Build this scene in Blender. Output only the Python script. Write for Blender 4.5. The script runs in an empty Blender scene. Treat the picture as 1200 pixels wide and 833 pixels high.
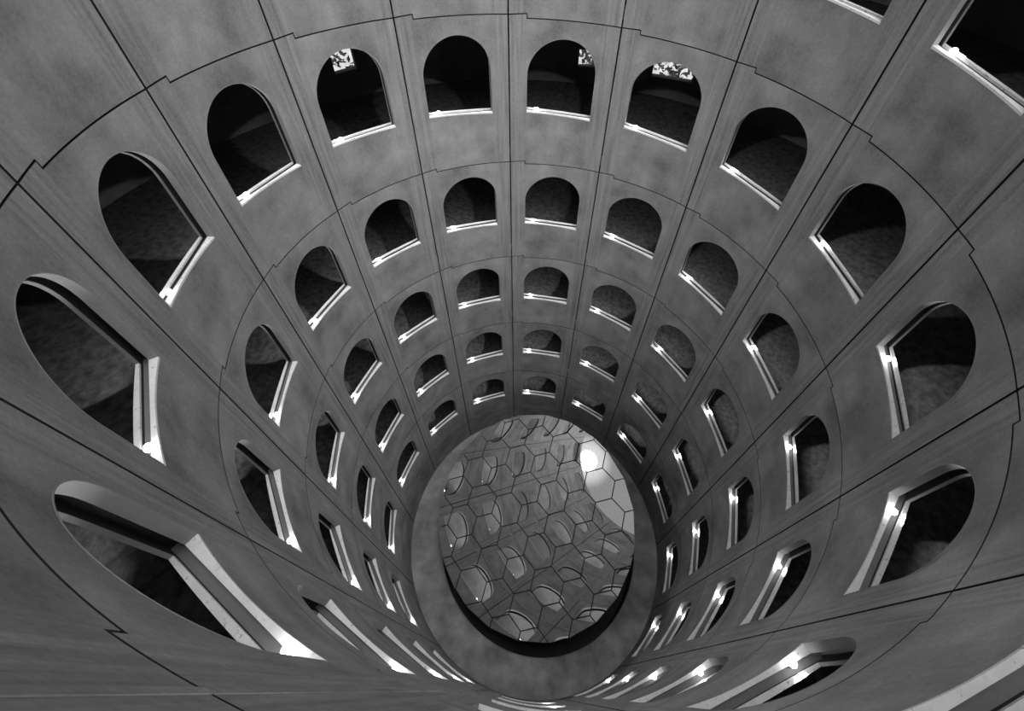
import bpy, bmesh, math, random
from mathutils import Vector, Matrix

random.seed(4)
SC = bpy.context.scene
COL = SC.collection
PI = math.pi

# ------------------------------------------------------------------ camera
cam_data = bpy.data.cameras.new('camera')
cam_data.sensor_width = 36.0
cam_data.lens = 527.293 / 1200 * 36.0
cam_data.shift_x = 12.668 / 1200
cam_data.shift_y = -96.11 / 1200
cam_data.clip_start = 0.02
cam = bpy.data.objects.new('camera', cam_data)
COL.objects.link(cam)
cam.matrix_world = Matrix(((0.98803286, -0.09335767, 0.12278194, 0.0),
                           (0.15187512, 0.72779656, -0.66876461, -4.61774),
                           (-0.02692597, 0.67940894, 0.73326563, 0.0),
                           (0, 0, 0, 1)))
SC.camera = cam

# ------------------------------------------------------------------ exposure
SC.view_settings.view_transform = 'Standard'
SC.view_settings.look = 'None'
SC.view_settings.exposure = 0.0
SC.view_settings.gamma = 1.0
SC.view_settings.use_curve_mapping = False
SC.cycles.use_denoising = True
SC.cycles.max_bounces = 10
SC.cycles.diffuse_bounces = 8
SC.cycles.glossy_bounces = 4
SC.cycles.sample_clamp_indirect = 4.0
SC.cycles.use_light_tree = True

# ------------------------------------------------------------------ sky: grey overcast, veiled sun; dim patch and bright lobe added for the light
SUN_DIR = Vector((-0.3166, -0.1033, 0.9429)).normalized()
DIM_DIR = Vector((-0.262, -0.16, 0.952)).normalized()
SKY_BASE, SKY_DIM = 0.25, 0.28
SKY_ZENITH = 6.2
SKY_LEAN = 0.9              # brighter over the near side of the shaft than over the far side
world = bpy.data.worlds.new('sky')
SC.world = world
world.use_nodes = True
nt = world.node_tree
nt.nodes.clear()


def wn(kind, **kw):
    n = nt.nodes.new(kind)
    for k, v in kw.items():
        setattr(n, k, v)
    return n


def wl(a, b):
    nt.links.new(a, b)


geo = wn('ShaderNodeTexCoord')
dot_b = wn('ShaderNodeVectorMath', operation='DOT_PRODUCT')
wl(geo.outputs['Generated'], dot_b.inputs[0])
dot_b.inputs[1].default_value = DIM_DIR
noi = wn('ShaderNodeTexNoise')
noi.inputs['Scale'].default_value = 3.5
noi.inputs['Detail'].default_value = 5
wl(geo.outputs['Generated'], noi.inputs['Vector'])
dim_patch = wn('ShaderNodeMapRange', interpolation_type='SMOOTHSTEP')
dim_patch.inputs['From Min'].default_value = math.cos(math.radians(17))
dim_patch.inputs['From Max'].default_value = math.cos(math.radians(9))
dim_patch.inputs['To Min'].default_value = 1.0
dim_patch.inputs['To Max'].default_value = 0.0
wl(dot_b.outputs['Value'], dim_patch.inputs['Value'])
nm = wn('ShaderNodeMapRange')
nm.inputs['To Min'].default_value = 0.65
nm.inputs['To Max'].default_value = 1.35
wl(noi.outputs['Fac'], nm.inputs['Value'])
dot_s = wn('ShaderNodeVectorMath', operation='DOT_PRODUCT')
wl(geo.outputs['Generated'], dot_s.inputs[0])
dot_s.inputs[1].default_value = SUN_DIR
disc = wn('ShaderNodeMapRange', interpolation_type='SMOOTHSTEP')
disc.inputs['From Min'].default_value = math.cos(math.radians(1.15))
disc.inputs['From Max'].default_value = math.cos(math.radians(0.65))
disc.inputs['To Max'].default_value = 25.0
wl(dot_s.outputs['Value'], disc.inputs['Value'])
halo = wn('ShaderNodeMapRange', interpolation_type='SMOOTHERSTEP')
halo.inputs['From Min'].default_value = math.cos(math.radians(3.2))
halo.inputs['From Max'].default_value = 1.0
halo.inputs['To Max'].default_value = 0.5
wl(dot_s.outputs['Value'], halo.inputs['Value'])
dot_l = wn('ShaderNodeVectorMath', operation='DOT_PRODUCT')
wl(geo.outputs['Generated'], dot_l.inputs[0])
dot_l.inputs[1].default_value = (0.1, -1, 0)
lean = wn('ShaderNodeMath', operation='MULTIPLY_ADD')
wl(dot_l.outputs['Value'], lean.inputs[0])
lean.inputs[1].default_value = SKY_LEAN
lean.inputs[2].default_value = 1.0
dot_z = wn('ShaderNodeVectorMath', operation='DOT_PRODUCT')
wl(geo.outputs['Generated'], dot_z.inputs[0])
dot_z.inputs[1].default_value = Vector((0.12, -0.2, 1)).normalized()
zen = wn('ShaderNodeMapRange', interpolation_type='SMOOTHSTEP')   # bright lobe added near the zenith to light the deep walls
zen.inputs['From Min'].default_value = math.cos(math.radians(46))
zen.inputs['From Max'].default_value = math.cos(math.radians(12))
zen.inputs['To Min'].default_value = SKY_BASE
zen.inputs['To Max'].default_value = SKY_ZENITH
wl(dot_z.outputs['Value'], zen.inputs['Value'])
cl2 = wn('ShaderNodeMath', operation='MULTIPLY')
wl(zen.outputs['Result'], cl2.inputs[0])
wl(lean.outputs[0], cl2.inputs[1])
cl3 = wn('ShaderNodeMapRange')
wl(dim_patch.outputs['Result'], cl3.inputs['Value'])
cl3.inputs['To Min'].default_value = SKY_DIM
wl(cl2.outputs[0], cl3.inputs['To Max'])
cl4 = wn('ShaderNodeMath', operation='MULTIPLY')
wl(cl3.outputs['Result'], cl4.inputs[0])
wl(nm.outputs['Result'], cl4.inputs[1])
a1 = wn('ShaderNodeMath', operation='ADD')
wl(cl4.outputs[0], a1.inputs[0])
wl(disc.outputs['Result'], a1.inputs[1])
a2 = wn('ShaderNodeMath', operation='ADD')
wl(a1.outputs[0], a2.inputs[0])
wl(halo.outputs['Result'], a2.inputs[1])
bg = wn('ShaderNodeBackground')
bg.inputs['Color'].default_value = (1, 1, 1, 1)
wl(a2.outputs[0], bg.inputs['Strength'])
wo = wn('ShaderNodeOutputWorld')
wl(bg.outputs[0], wo.inputs['Surface'])

# ------------------------------------------------------------------ sizes (metres)
R = 4.8                       # inner face of the round shaft
N = 14                        # precast panels in one turn
DPHI = 2 * PI / N
TH0 = 0.143544
EC = -0.321276
STOREY = 3.21815
STEP = STOREY / N             # the helix drops this much from panel to panel
Z0 = -1.73158
ALPHA = 0.145895              # half width of an opening, as an angle
SLOPE = 0.09175 / ALPHA       # sill slope, metres per radian
SPRING, ARCH_R = 0.87, R * ALPHA
CH1, CH2, CH3 = 4.84, 4.925, 4.99   # chord planes: back of the panel, face and back of the rear wall
R_OUT = 8.6
FLOOR_Z = -20.2
LAMP_POWER = 22.0
SPOT_POWER = 60.0
POOL_POWER = 105.0


def centre_angle(c):
    return PI / 2 + TH0 - (c + 0.5 + EC) * DPHI


def sill_z(row, c):
    return Z0 - STOREY * row - STEP * c


# ------------------------------------------------------------------ materials
def new_mat(name):
    m = bpy.data.materials.new(name)
    m.use_nodes = True
    t = m.node_tree
    b = t.nodes['Principled BSDF']
    return m, t, b


def concrete(name, lo, hi, rough=0.85, streak=0.5, patch=1.6, pits=0.0, bump=0.25, grain=30.0, edge_streaks=False):
    """Grey cast concrete: cloudy patches, vertical rain streaks, fine grain."""
    m, t, b = new_mat(name)
    L = t.links.new
    tc = t.nodes.new('ShaderNodeTexCoord')
    info = t.nodes.new('ShaderNodeObjectInfo')
    off = t.nodes.new('ShaderNodeVectorMath')
    off.operation = 'MULTIPLY_ADD'
    off.inputs[1].default_value = (1, 1, 1)
    rnd = t.nodes.new('ShaderNodeVectorMath')
    rnd.operation = 'SCALE'
    rnd.inputs[0].default_value = (13.1, 7.7, 5.3)
    L(info.outputs['Random'], rnd.inputs['Scale'])
    L(tc.outputs['Object'], off.inputs[0])
    L(rnd.outputs[0], off.inputs[2])

    def noise(scale, detail, vec_scale=(1, 1, 1), rough_=0.55):
        mp = t.nodes.new('ShaderNodeMapping')
        mp.inputs['Scale'].default_value = vec_scale
        L(off.outputs[0], mp.inputs['Vector'])
        n = t.nodes.new('ShaderNodeTexNoise')
        n.inputs['Scale'].default_value = scale
        n.inputs['Detail'].default_value = detail
        n.inputs['Roughness'].default_value = rough_
        L(mp.outputs[0], n.inputs['Vector'])
        return n.outputs['Fac']

    clouds = noise(patch, 5)
    strk = noise(1.0, 4, (13, 13, 0.5), 0.7)
    fine = noise(grain, 4)
    mix = t.nodes.new('ShaderNodeMix')
    mix.data_type = 'FLOAT'
    if edge_streaks:                                  # rain streaks gather along the upright joints
        sep = t.nodes.new('ShaderNodeSeparateXYZ')
        L(tc.outputs['Object'], sep.inputs[0])
        ab = t.nodes.new('ShaderNodeMath')
        ab.operation = 'ABSOLUTE'
        L(sep.outputs['Y'], ab.inputs[0])
        mr = t.nodes.new('ShaderNodeMapRange')
        mr.interpolation_type = 'SMOOTHSTEP'
        mr.inputs['From Min'].default_value = 0.62
        mr.inputs['From Max'].default_value = 0.88
        mr.inputs['To Min'].default_value = 0.12
        mr.inputs['To Max'].default_value = streak
        L(ab.outputs[0], mr.inputs['Value'])
        L(mr.outputs['Result'], mix.inputs[0])
    else:
        mix.inputs[0].default_value = streak
    L(clouds, mix.inputs[2])
    L(strk, mix.inputs[3])
    mix2 = t.nodes.new('ShaderNodeMix')
    mix2.data_type = 'FLOAT'
    mix2.inputs[0].default_value = 0.22
    L(mix.outputs[0], mix2.inputs[2])
    L(fine, mix2.inputs[3])
    ramp = t.nodes.new('ShaderNodeValToRGB')
    ramp.color_ramp.elements[0].position = 0.34
    ramp.color_ramp.elements[0].color = (lo, lo, lo, 1)
    ramp.color_ramp.elements[1].position = 0.68
    ramp.color_ramp.elements[1].color = (hi, hi, hi, 1)
    L(mix2.outputs[0], ramp.inputs['Fac'])
    out = ramp.outputs['Color']
    if pits > 0:
        sp = noise(22.0, 3, (1, 1, 1), 0.7)
        pr = t.nodes.new('ShaderNodeValToRGB')
        pr.color_ramp.elements[0].position = 0.30
        pr.color_ramp.elements[0].color = (1 - pits, 1 - pits, 1 - pits, 1)
        pr.color_ramp.elements[1].position = 0.40
        pr.color_ramp.elements[1].color = (1, 1, 1, 1)
        L(sp, pr.inputs['Fac'])
        mu = t.nodes.new('ShaderNodeMix')
        mu.data_type = 'RGBA'
        mu.blend_type = 'MULTIPLY'
        mu.inputs[0].default_value = 1.0
        L(out, mu.inputs[6])
        L(pr.outputs['Color'], mu.inputs[7])
        out = mu.outputs[2]
    L(out, b.inputs['Base Color'])
    b.inputs['Roughness'].default_value = rough
    b.inputs['Specular IOR Level'].default_value = 0.25
    bp = t.nodes.new('ShaderNodeBump')
    bp.inputs['Strength'].default_value = bump
    bp.inputs['Distance'].default_value = 0.01
    L(mix2.outputs[0], bp.inputs['Height'])
    L(bp.outputs[0], b.inputs['Normal'])
    return m


M_WALL = concrete('wall_concrete', 0.155, 0.40, streak=0.75, patch=1.3, edge_streaks=True)
M_REVEAL = concrete('reveal_concrete', 0.26, 0.36, streak=0.1)
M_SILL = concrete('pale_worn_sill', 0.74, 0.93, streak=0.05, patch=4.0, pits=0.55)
M_CHANNEL = concrete('channel_concrete', 0.16, 0.22, streak=0.05)
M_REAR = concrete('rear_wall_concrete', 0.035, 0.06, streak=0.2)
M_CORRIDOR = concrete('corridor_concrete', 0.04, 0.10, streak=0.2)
M_CEILING = concrete('ceiling_concrete', 0.36, 0.58, streak=0.0)
M_RAMP = concrete('ramp_asphalt', 0.02, 0.085, streak=0.0, patch=9.0, bump=0.8, grain=60.0)
M_FLOOR = concrete('floor_concrete', 0.17, 0.42, streak=0.0, patch=1.6, pits=0.35)


def plain(name, v, rough=0.5, metal=0.0):
    m, t, b = new_mat(name)
    n = t.nodes.new('ShaderNodeTexNoise')
    n.inputs['Scale'].default_value = 14
    r = t.nodes.new('ShaderNodeValToRGB')
    r.color_ramp.elements[0].color = (v * 0.9, v * 0.9, v * 0.9, 1)
    r.color_ramp.elements[1].color = (v * 1.1, v * 1.1, v * 1.1, 1)
    t.links.new(n.outputs['Fac'], r.inputs['Fac'])
    t.links.new(r.outputs['Color'], b.inputs['Base Color'])
    b.inputs['Roughness'].default_value = rough
    b.inputs['Metallic'].default_value = metal
    return m


M_PAVING = concrete('paving', 0.3, 0.5, streak=0.0)
M_LEAF = plain('leaf', 0.06, 0.5)
M_BARK = plain('bark', 0.05, 0.9)
M_JOINT = plain('joint_dark', 0.012, 0.9)  # near-black colour that keeps the panel gaps dark
M_BAND = plain('drum_side', 0.02, 0.7)
M_MIRROR = plain('polished_steel', 0.88, 0.015, 1.0)
M_HOUSING = plain('lamp_housing', 0.25, 0.4, 0.6)
M_GLOW, _t, _b = new_mat('lamp_glow')
_b.inputs['Base Color'].default_value = (1, 1, 1, 1)
_b.inputs['Emission Color'].default_value = (1, 1, 1, 1)
_b.inputs['Emission Strength'].default_value = LAMP_POWER


# ------------------------------------------------------------------ object helpers
def mesh_from(name, verts, faces, mat):
    me = bpy.data.meshes.new(name)
    me.from_pydata(verts, [], faces)
    bm = bmesh.new()
    bm.from_mesh(me)
    bmesh.ops.remove_doubles(bm, verts=bm.verts, dist=1e-5)
    bmesh.ops.recalc_face_normals(bm, faces=bm.faces)
    bm.to_mesh(me)
    bm.free()
    me.materials.append(mat)
    return me


def link(name, data, parent=None, loc=None, rotz=None):
    o = bpy.data.objects.new(name, data)
    COL.objects.link(o)
    if parent is not None:
        o.parent = parent
    if loc is not None:
        o.location = loc
    if rotz is not None:
        o.rotation_euler = (0, 0, rotz)
    return o


def describe(o, label=None, cat=None, group=None, kind=None):
    if label:
        o['label'] = label
    if cat:
        o['category'] = cat
    if group:
        o['group'] = group
    if kind:
        o['kind'] = kind
    return o


class Shell:
    """Collects quads for one closed shape."""

    def __init__(self):
        self.v, self.f = [], []

    def quad(self, *p):
        i = len(self.v)
        self.v += [tuple(q) for q in p]
        self.f.append(tuple(range(i, i + len(p))))

    def mesh(self, name, mat, edge_mat=None):
        me = mesh_from(name, self.v, self.f, mat)
        if edge_mat is not None:                      # gap darkness put into the colour of the joint faces
            me.materials.append(edge_mat)
            for f in me.polygons:
                c = f.center
                phi = math.atan2(c.y, c.x)
                facing = abs(f.normal.x * math.cos(phi) + f.normal.y * math.sin(phi))
                if facing < 0.5 and not (abs(phi) < ALPHA_G + 1e-4 and -0.4 < c.z < 1.62):
                    f.material_index = 1
        return me


def on_face(phi, z):
    return (R * math.cos(phi), R * math.sin(phi), z)


def on_chord(x):
    return lambda phi, z: (x, x * math.tan(phi), z)


def sill_at(phi):
    return SLOPE * phi


def arch_at(phi, grow=0.0):
    y = R * phi
    r = ARCH_R + grow
    return SPRING + math.sqrt(max(r * r - y * y, 0.0))


T_STEP = 0.165


def rear_back(phi, z):
    r = (CH2 + 0.052 - 0.02 * min(1.0, abs(phi) / ALPHA) ** 2) / math.cos(phi)
    return (r * math.cos(phi), r * math.sin(phi), z)



STEP_GAP = 0.0035


def seam(t, shift=0.0):
    """Height of the stepped horizontal joint above the sill centre; t runs clockwise 0..1 over the panel."""
    if t <= T_STEP + shift:
        return 2.055 - 0.01 * t / T_STEP
    return 1.965 - 0.14 * (t - T_STEP) / (1 - T_STEP)


def slab_shape(front, back, cols, hi, lo, hole=None, top_hole=None, alpha=None):
    """Wall slab between two curved/flat faces; cols = angles from -1/2 to +1/2 panel; hole(phi) = (sill, arch) inside +-alpha."""
    s = Shell()
    for a, b in zip(cols[:-1], cols[1:]):
        mid = 0.5 * (a + b)
        inside = hole is not None and abs(mid) < alpha
        if inside:
            segs = [((lo(a), lo(b)), (hole(a)[0], hole(b)[0])), ((hole(a)[1], hole(b)[1]), (hi(a), hi(b)))]
        else:
            segs = [((lo(a), lo(b)), (hi(a), hi(b)))]
        for (la, lb), (ha, hb) in segs:
            s.quad(front(a, la), front(b, lb), front(b, hb), front(a, ha))
            s.quad(back(b, lb), back(a, la), back(a, ha), back(b, hb))
        for fn in [lo, hi] + ([lambda p: hole(p)[0], lambda p: hole(p)[1]] if inside else []):
            s.quad(front(a, fn(a)), front(b, fn(b)), back(b, fn(b)), back(a, fn(a)))
    for e in (cols[0], cols[-1]):
        s.quad(front(e, lo(e)), front(e, hi(e)), back(e, hi(e)), back(e, lo(e)))
    if hole is not None:
        for e in (-alpha, alpha):
            z0, z1 = hole(e)
            s.quad(front(e, z0), front(e, z1), back(e, z1), back(e, z0))
    return s


HALF = DPHI / 2
GAP_V = 0.015 / R
GAP_H = 0.010
GROW = 0.010
ALPHA_G = ALPHA + GROW / R


def columns(alpha=None, edge=HALF - GAP_V):
    c = [-edge + 2 * edge * i / 24 for i in range(25)]
    ts = HALF - T_STEP * DPHI
    for d in (-STEP_GAP, STEP_GAP):
        c += [ts - d * DPHI - 0.0004, ts - d * DPHI + 0.0004]
    if alpha:
        c = [x for x in c if abs(x) > alpha + 0.0006]
        c += [alpha * math.cos(PI * i / 36) for i in range(37)]
    c = sorted(set(round(x, 6) for x in c))
    c[0], c[-1] = -edge, edge
    return c


def t_of(phi):
    return (HALF - phi) / DPHI


def top_line(phi):
    return seam(t_of(phi), -STEP_GAP) - GAP_H


def bottom_line(phi):
    return seam(t_of(phi), STEP_GAP) - STOREY + GAP_H


def hole_g(phi):
    return (sill_at(phi) - 0.03, arch_at(phi, GROW))


def sides_down(a):
    return a


al_g = round(ALPHA_G, 6)
PANEL = slab_shape(on_face, on_chord(CH1), columns(al_g), top_line, bottom_line, hole_g, alpha=al_g).mesh('wall_panel', M_WALL, M_JOINT)
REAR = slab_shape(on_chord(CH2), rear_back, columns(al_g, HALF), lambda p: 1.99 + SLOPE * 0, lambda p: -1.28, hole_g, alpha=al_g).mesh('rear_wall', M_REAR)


def lining(front, back, name):
    """Inverted U of thin cast lining around the two jambs and the arch."""
    s = Shell()
    n = 36
    path = []
    path.append((ALPHA, ALPHA_G, sill_at(ALPHA), sill_at(ALPHA)))
    for i in range(n + 1):
        a = PI * i / n
        path.append((ALPHA * math.cos(a), ALPHA_G * math.cos(a), SPRING + ARCH_R * math.sin(a), SPRING + (ARCH_R + GROW) * math.sin(a)))
    path.append((-ALPHA, -ALPHA_G, sill_at(-ALPHA), sill_at(-ALPHA)))
    for (a, A, z, Z), (b, B, w, W) in zip(path[:-1], path[1:]):
        s.quad(front(a, z), front(b, w), back(b, w), back(a, z))
        s.quad(front(A, Z), front(B, W), back(B, W), back(A, Z))
        s.quad(front(a, z), front(b, w), front(B, W), front(A, Z))
        s.quad(back(a, z), back(b, w), back(B, W), back(A, Z))
    for a, A, z, Z in (path[0], path[-1]):
        s.quad(front(a, z), front(A, Z), back(A, Z), back(a, z))
    return s.mesh(name, M_REVEAL)


def face_proud(phi, z):
    r = R - 0.002
    return (r * math.cos(phi), r * math.sin(phi), z)


OUTER_REVEAL = lining(face_proud, on_chord(CH1 - 0.001), 'outer_reveal')
INNER_REVEAL = lining(on_chord(CH2 - 0.001), rear_back, 'inner_reveal')


def ledge(front, back, top, bottom, al, mat, name, n=18):
    cols = [-al + 2 * al * i / n for i in range(n + 1)]
    return slab_shape(front, back, cols, lambda p: sill_at(p) + top, lambda p: sill_at(p) + bottom).mesh(name, mat)


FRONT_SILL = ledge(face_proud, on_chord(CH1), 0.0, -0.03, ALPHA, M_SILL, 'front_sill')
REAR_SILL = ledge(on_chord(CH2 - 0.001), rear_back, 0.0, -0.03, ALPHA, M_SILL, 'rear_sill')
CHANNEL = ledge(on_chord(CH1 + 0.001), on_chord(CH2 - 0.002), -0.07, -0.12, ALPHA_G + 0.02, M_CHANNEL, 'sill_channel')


def lathe(profile, n=16):
    """profile: (radius, z) pairs, axis z."""
    s = Shell()
    for (r0, z0), (r1, z1) in zip(profile[:-1], profile[1:]):
        for i in range(n):
            a, b = 2 * PI * i / n, 2 * PI * (i + 1) / n
            p = [(r0 * math.cos(a), r0 * math.sin(a), z0), (r0 * math.cos(b), r0 * math.sin(b), z0),
                 (r1 * math.cos(b), r1 * math.sin(b), z1), (r1 * math.cos(a), r1 * math.sin(a), z1)]
            if r0 < 1e-6:
                p = [p[0], p[2], p[3]]
            elif r1 < 1e-6:
                p = [p[0], p[1], p[2]]
            s.quad(*p)
    return s


LAMP_BASE = lathe([(0, 0), (0.034, 0), (0.034, 0.02), (0.024, 0.03), (0.02, 0.075), (0.0, 0.075)]).mesh('lamp_base', M_HOUSING)
LAMP_BULB = lathe([(0, 0.07)] + [(0.04 * math.sin(a), 0.11 - 0.04 * math.cos(a)) for a in [PI * k / 8 for k in range(1, 8)]] + [(0, 0.15)], 12).mesh('lamp_bulb', M_GLOW)

BEAM = bpy.data.lights.new('lamp_beam', 'SPOT')
BEAM.energy = SPOT_POWER
BEAM.spot_size = math.radians(82)
BEAM.spot_blend = 0.6
BEAM.shadow_soft_size = 0.03
POOL = bpy.data.lights.new('lamp_pool', 'SPOT')         # the lamp's light on the ramp inside
POOL.energy = POOL_POWER
POOL.spot_size = math.radians(57)
POOL.spot_blend = 0.12
POOL.shadow_soft_size = 0.02

# ------------------------------------------------------------------ setting: ramp, outer wall, floor
def u_angle(u):
    return PI / 2 + TH0 - u * DPHI


def u_floor(u):
    return Z0 - STEP * (u - (0.5 + EC)) - 0.95


U0, U1 = -7 + EC, 14 * 5 + 7 + EC


def helix_slab(name, mat, ua, ub, r0, r1, th, steps_per=6):
    n = int(round((ub - ua) * steps_per))
    s = Shell()
    us = [ua + (ub - ua) * i / n for i in range(n + 1)]

    def p(u, r, dz):
        a = u_angle(u)
        return (r * math.cos(a), r * math.sin(a), u_floor(u) + dz)
    for a, b in zip(us[:-1], us[1:]):
        s.quad(p(a, r0, 0), p(b, r0, 0), p(b, r1, 0), p(a, r1, 0))
        s.quad(p(a, r0, -th), p(b, r0, -th), p(b, r1, -th), p(a, r1, -th))
        s.quad(p(a, r0, 0), p(b, r0, 0), p(b, r0, -th), p(a, r0, -th))
        s.quad(p(a, r1, 0), p(b, r1, 0), p(b, r1, -th), p(a, r1, -th))
    for e in (us[0], us[-1]):
        s.quad(p(e, r0, 0), p(e, r1, 0), p(e, r1, -th), p(e, r0, -th))
    me = s.mesh(name, mat)
    me.materials.append(M_CEILING)
    for f in me.polygons:
        if f.normal.z < 0.5:
            f.material_index = 1
    o = link(name, me)
    return describe(o, kind='structure')


helix_slab('ramp_floor', M_RAMP, U0 - N, U1, 5.0, R_OUT, 0.25)

# (u from, u to, z from, z to): small openings in the outer wall
SLOTS = [(0.33, 0.52, -5.47, -5.0), (0.86, 1.14, -5.55, -4.95), (-1.42, -1.27, -4.85, -4.1)]
s = Shell()
us = [U0 - N + N * i / 84 for i in range(85)] + [e - N for q in SLOTS for e in q[:2]]
us = sorted(us)


def at(u, r, z):
    t = u_angle(u)
    return (r * math.cos(t), r * math.sin(t), z)


for a, b in zip(us[:-1], us[1:]):
    mid = 0.5 * (a + b) + N
    spans = [(-22.0, None)]
    for q in SLOTS:
        if q[0] < mid < q[1]:
            spans = [(-22.0, q[2]), (q[3], None)]
    for z0, z1 in spans:
        za, zb = (u_floor(a) + 0.9, u_floor(b) + 0.9) if z1 is None else (z1, z1)
        pa = [at(a, R_OUT, za), at(a, R_OUT, z0), at(a, R_OUT + 0.2, z0), at(a, R_OUT + 0.2, za)]
        pb = [at(b, R_OUT, zb), at(b, R_OUT, z0), at(b, R_OUT + 0.2, z0), at(b, R_OUT + 0.2, zb)]
        for k in range(4):
            s.quad(pa[k], pb[k], pb[(k + 1) % 4], pa[(k + 1) % 4])
for q in SLOTS:
    for e in q[:2]:
        s.quad(at(e - N, R_OUT, q[2]), at(e - N, R_OUT, q[3]), at(e - N, R_OUT + 0.2, q[3]), at(e - N, R_OUT + 0.2, q[2]))
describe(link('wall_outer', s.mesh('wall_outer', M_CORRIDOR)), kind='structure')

s = Shell()
for i in range(72):
    a, b = 2 * PI * i / 72, 2 * PI * (i + 1) / 72
    s.quad(*[(r * math.cos(t), r * math.sin(t), -9.0) for r, t in ((R_OUT + 0.2, a), (40, a), (40, b), (R_OUT + 0.2, b))])
describe(link('ground', s.mesh('ground', M_PAVING)), kind='structure')

# unseen wall added where the ramp starts, behind the camera, to block skylight
s = Shell()
th = u_angle(U0)
for da in (0.0,):
    e = Vector((math.cos(th), math.sin(th), 0))
    f = Vector((-math.sin(th), math.cos(th), 0)) * 0.08
    z0, z1 = u_floor(U0) - 0.02, u_floor(U0 - N)
    A, B = e * 4.97, e * R_OUT
    q = [A - f, B - f, B + f, A + f]
    lo_ = [Vector((p.x, p.y, z0)) for p in q]
    hi_ = [Vector((p.x, p.y, z1)) for p in q]
    s.quad(*lo_)
    s.quad(*hi_)
    for k in range(4):
        s.quad(lo_[k], lo_[(k + 1) % 4], hi_[(k + 1) % 4], hi_[k])
describe(link('wall_light_block', s.mesh('wall_light_block', M_REAR)), kind='structure')

WX, WY, WR, WZ = 0.16, 0.06, 3.78, FLOOR_Z - 1.1      # well added for the mirror's soft floor shadow, a little off centre
s = Shell()
n = 96
for i in range(n):
    t0, t1 = 2 * PI * i / n, 2 * PI * (i + 1) / n
    o0, o1 = [(5.3 * math.cos(t), 5.3 * math.sin(t)) for t in (t0, t1)]
    w0, w1 = [(WX + WR * math.cos(t), WY + WR * math.sin(t)) for t in (t0, t1)]
    v0, v1 = [(WX + (WR + 0.03) * math.cos(t), WY + (WR + 0.03) * math.sin(t)) for t in (t0, t1)]
    s.quad((*o0, FLOOR_Z), (*o1, FLOOR_Z), (*v1, FLOOR_Z), (*v0, FLOOR_Z))
    s.quad((*v0, FLOOR_Z), (*v1, FLOOR_Z), (*w1, FLOOR_Z - 0.03), (*w0, FLOOR_Z - 0.03))
    s.quad((*w0, FLOOR_Z - 0.03), (*w1, FLOOR_Z - 0.03), (*w1, WZ), (*w0, WZ))
    s.quad((*w0, WZ), (*w1, WZ), (WX, WY, WZ))
    s.quad((*o0, FLOOR_Z), (*o1, FLOOR_Z), (*o1, WZ - 0.2), (*o0, WZ - 0.2))
    s.quad((*o0, WZ - 0.2), (*o1, WZ - 0.2), (0, 0, WZ - 0.2))
me = s.mesh('floor', M_FLOOR)
me.materials.append(M_REAR)  # dark well colour makes the shadow band round the mirror
for f in me.polygons:
    if f.center.z < FLOOR_Z - 0.05:
        f.material_index = 1
describe(link('floor', me), kind='structure')

# ------------------------------------------------------------------ words that tell the windows apart
ORD = ['first', 'second', 'third', 'fourth', 'fifth', 'sixth', 'seventh']
RING = ['partial top ring', 'uppermost full ring', 'second full ring', 'third full ring', 'fourth full ring', 'lowest ring']


def place_words(row, c):
    if c >= 0:
        return f'{RING[row]}, {ORD[c]} clockwise of upright seam'
    return f'{RING[row]}, {ORD[-c - 1]} anticlockwise of upright seam'


# ------------------------------------------------------------------ panels, windows, sill lamps down the helix
k_win = 0
for row in range(6):
    for c in range(-7, 7):
        th = centre_angle(c)
        z = sill_z(row, c)
        w = place_words(row, c)
        p = link('wall_panel', PANEL, None, (0, 0, z), th)
        describe(p, f'grey concrete panel, {w}', 'wall panel', 'precast wall panels', 'structure')
        q = link('wall_rear', REAR, None, (0, 0, z), th)
        describe(q, kind='structure')
        k_win += 1
        root = link(f'window_{k_win}', None, None, (0, 0, z), th)
        describe(root, f'arched window opening, {w}', 'window', 'arched windows of the shaft', 'structure')
        link('outer_reveal', OUTER_REVEAL, root)
        link('inner_reveal', INNER_REVEAL, root)
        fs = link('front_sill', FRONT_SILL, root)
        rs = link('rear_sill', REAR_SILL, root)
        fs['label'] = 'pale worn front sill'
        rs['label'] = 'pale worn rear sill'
        link('sill_channel', CHANNEL, root)
        if row == 0 and (c < -6 or -2 < c < 2):
            continue
        phi = 0.67 * ALPHA
        r = 4.86 * math.cos(phi)
        lz = z + sill_at(phi) - 0.07
        a = th + phi
        rr = r / math.cos(phi)
        lamp = link('sill_lamp', None, None, (rr * math.cos(a), rr * math.sin(a), lz), a)
        describe(lamp, f'bright lamp on sill, {w}', 'lamp', 'sill lamps')
        link('lamp_base', LAMP_BASE, lamp)
        gl = link('lamp_bulb', LAMP_BULB, lamp)
        gl['label'] = 'glowing white bulb'
        sp = link('lamp_beam', BEAM, lamp, (0, 0, 0.16))
        pl = link('lamp_pool', POOL, lamp, (0.045, 0, 0.19))
        pl.rotation_euler = Vector((1.0, -0.08, -0.86)).to_track_quat('-Z', 'Y').to_euler()
        sp.rotation_euler = Vector((0.2, -0.45, 1.0)).to_track_quat('-Z', 'Y').to_euler()

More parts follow.
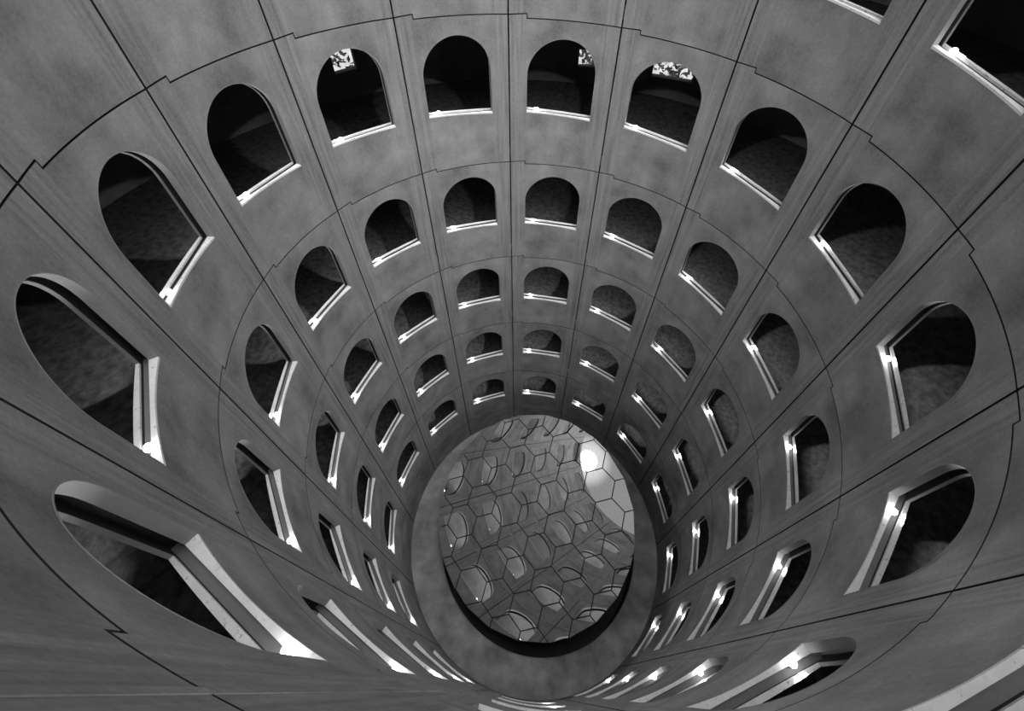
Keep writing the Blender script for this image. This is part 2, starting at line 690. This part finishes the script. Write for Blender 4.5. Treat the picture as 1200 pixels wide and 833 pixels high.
# plain base course under the lowest ring
for c in range(-7, 7):
    th = centre_angle(c)
    z = sill_z(6, c)
    me = slab_shape(on_face, on_chord(CH1), columns(), top_line, lambda p, z=z: FLOOR_Z - z + 0.004).mesh('wall_base', M_WALL, M_JOINT)
    describe(link('wall_base', me, None, (0, 0, z), th), f'plain base panel under {place_words(5, c)}', 'wall panel', 'base panels', 'structure')
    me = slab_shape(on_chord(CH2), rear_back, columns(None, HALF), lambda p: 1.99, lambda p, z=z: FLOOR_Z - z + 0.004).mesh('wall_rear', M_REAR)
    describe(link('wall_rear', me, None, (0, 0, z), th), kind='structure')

# the upright joint next to the camera is filled flush
FILL = slab_shape(lambda p, z: ((R - 0.003) * math.cos(p), (R - 0.003) * math.sin(p), z), lambda p, z: ((R + 0.05) * math.cos(p), (R + 0.05) * math.sin(p), z),
                  [-1.25 * GAP_V, 0.0, 1.25 * GAP_V], lambda p: 2.055 - GAP_H, lambda p: 2.055 - STOREY + GAP_H).mesh('trim', M_WALL)
for row in range(4):
    describe(link('trim', FILL, None, (0, 0, sill_z(row, -6)), centre_angle(-6) + HALF), kind='structure')

# ------------------------------------------------------------------ tilted mirror of hexagonal plates
MN = Vector((-0.2200344, -0.24688283, 1)).normalized()
MO = Vector((-0.1029, 0.1122, -18.14224))
ME1 = Vector((0, 1, 0)).cross(MN).normalized()
ME2 = MN.cross(ME1)
MR = 3.645
HS, HPHI, HO = 0.5936839, 0.3023169, (-0.64500337, -0.84563408)


def mpt(a, b, h=0.0):
    return MO + ME1 * a + ME2 * b + MN * h


root = link('mirror', None, None, MO)
describe(root, 'tilted round mirror of hexagonal plates at the foot of the shaft', 'mirror')


def local(p):
    return tuple(p - MO)


# round drum that carries the plates: level foot on the floor, sloping top
NS = 72
s = Shell()
edge = []
for i in range(NS):
    a = 2 * PI * i / NS
    edge.append((0.97 * MR * math.cos(a), 0.97 * MR * math.sin(a)))
for i in range(NS):
    (a, b), (c_, d) = edge[i], edge[(i + 1) % NS]
    t0, t1 = mpt(a, b, -0.03), mpt(c_, d, -0.03)
    f0, f1 = t0.copy(), t1.copy()
    f0.z = f1.z = WZ + 0.002
    s.quad(local(t0), local(t1), local(f1), local(f0))
    s.quad(local(mpt(0, 0, -0.03)), local(t0), local(t1))
    g = Vector((MO.x, MO.y, WZ + 0.002))
    s.quad(local(g), local(f0), local(f1))
link('mirror_drum', s.mesh('mirror_drum', M_BAND), root)


def clip_round(poly, r):
    """Keep what lies within the radius; the cut edge is one straight chord."""
    out = []
    for i in range(len(poly)):
        p, q = Vector(poly[i]), Vector(poly[(i + 1) % len(poly)])
        if p.length <= r:
            out.append(tuple(p))
        d = q - p
        A, B, C_ = d.dot(d), 2 * p.dot(d), p.dot(p) - r * r
        D = B * B - 4 * A * C_
        if D > 0:
            for t in ((-B - math.sqrt(D)) / (2 * A), (-B + math.sqrt(D)) / (2 * A)):
                if 0 < t < 1:
                    out.append(tuple(p + t * d))
    return out


GAP_M = 0.018
cp, sp_ = math.cos(HPHI), math.sin(HPHI)
for i in range(-14, 15):
    for j in range(-14, 15):
        if (i - j) % 3:
            continue
        x, y = HS * (i + j * 0.5), HS * j * math.sqrt(3) / 2
        cx, cy = HO[0] + cp * x - sp_ * y, HO[1] + sp_ * x + cp * y
        if math.hypot(cx, cy) > MR + HS:
            continue
        hs = HS - GAP_M * 2 / math.sqrt(3)
        poly = [(cx + hs * math.cos(HPHI + k * PI / 3), cy + hs * math.sin(HPHI + k * PI / 3)) for k in range(6)]
        poly = clip_round(poly, MR)
        if len(poly) < 3:
            continue
        area = 0.5 * abs(sum(poly[k][0] * poly[(k + 1) % len(poly)][1] - poly[(k + 1) % len(poly)][0] * poly[k][1] for k in range(len(poly))))
        if area < 0.01:
            continue
        s = Shell()
        top = [local(mpt(a, b, 0.0)) for a, b in poly]
        bot = [local(mpt(a, b, -0.028)) for a, b in poly]
        s.quad(*top)
        s.quad(*bot)
        for k in range(len(poly)):
            m = (k + 1) % len(poly)
            s.quad(top[k], top[m], bot[m], bot[k])
        link('mirror_plate', s.mesh('mirror_plate', M_MIRROR), root)

# ------------------------------------------------------------------ young trees outside the slots
for k, (u, zc, r, words_) in enumerate(((0.43, -6.3, 10.6, 'the window first clockwise of the upright seam'),
                                        (1.0, -6.3, 10.4, 'the window second clockwise of the upright seam'),
                                        (-1.36, -5.7, 10.3, 'the window second anticlockwise of the upright seam'))):
    rng = random.Random(k + 11)
    t = u_angle(u)
    base = Vector((r * math.cos(t), r * math.sin(t), -9.0))
    tree = link('young_tree', None, None, base)
    describe(tree, f'dark leafy tree outside, glimpsed through {words_}', 'tree', 'trees outside the wall')
    h = zc + 9.0
    link('trunk', lathe([(0, -0.05), (0.07, -0.05), (0.055, h * 0.5), (0.03, h + 0.3), (0, h + 0.3)], 10).mesh('trunk', M_BARK), tree)
    s = Shell()
    for q in range(420):
        d = Vector((rng.gauss(0, 1), rng.gauss(0, 1), rng.gauss(0, 1))).normalized() * (0.95 * rng.random() ** 0.4)
        c0 = Vector((0, 0, h)) + Vector((d.x, d.y, d.z * 1.25))
        e1 = Vector((rng.gauss(0, 1), rng.gauss(0, 1), rng.gauss(0, 1))).normalized()
        e2 = e1.orthogonal().normalized()
        L_ = rng.uniform(0.07, 0.13)
        s.quad(c0 - e1 * L_, c0 + e2 * L_ * 0.45, c0 + e1 * L_, c0 - e2 * L_ * 0.45)
    link('crown', s.mesh('crown', M_LEAF), tree)
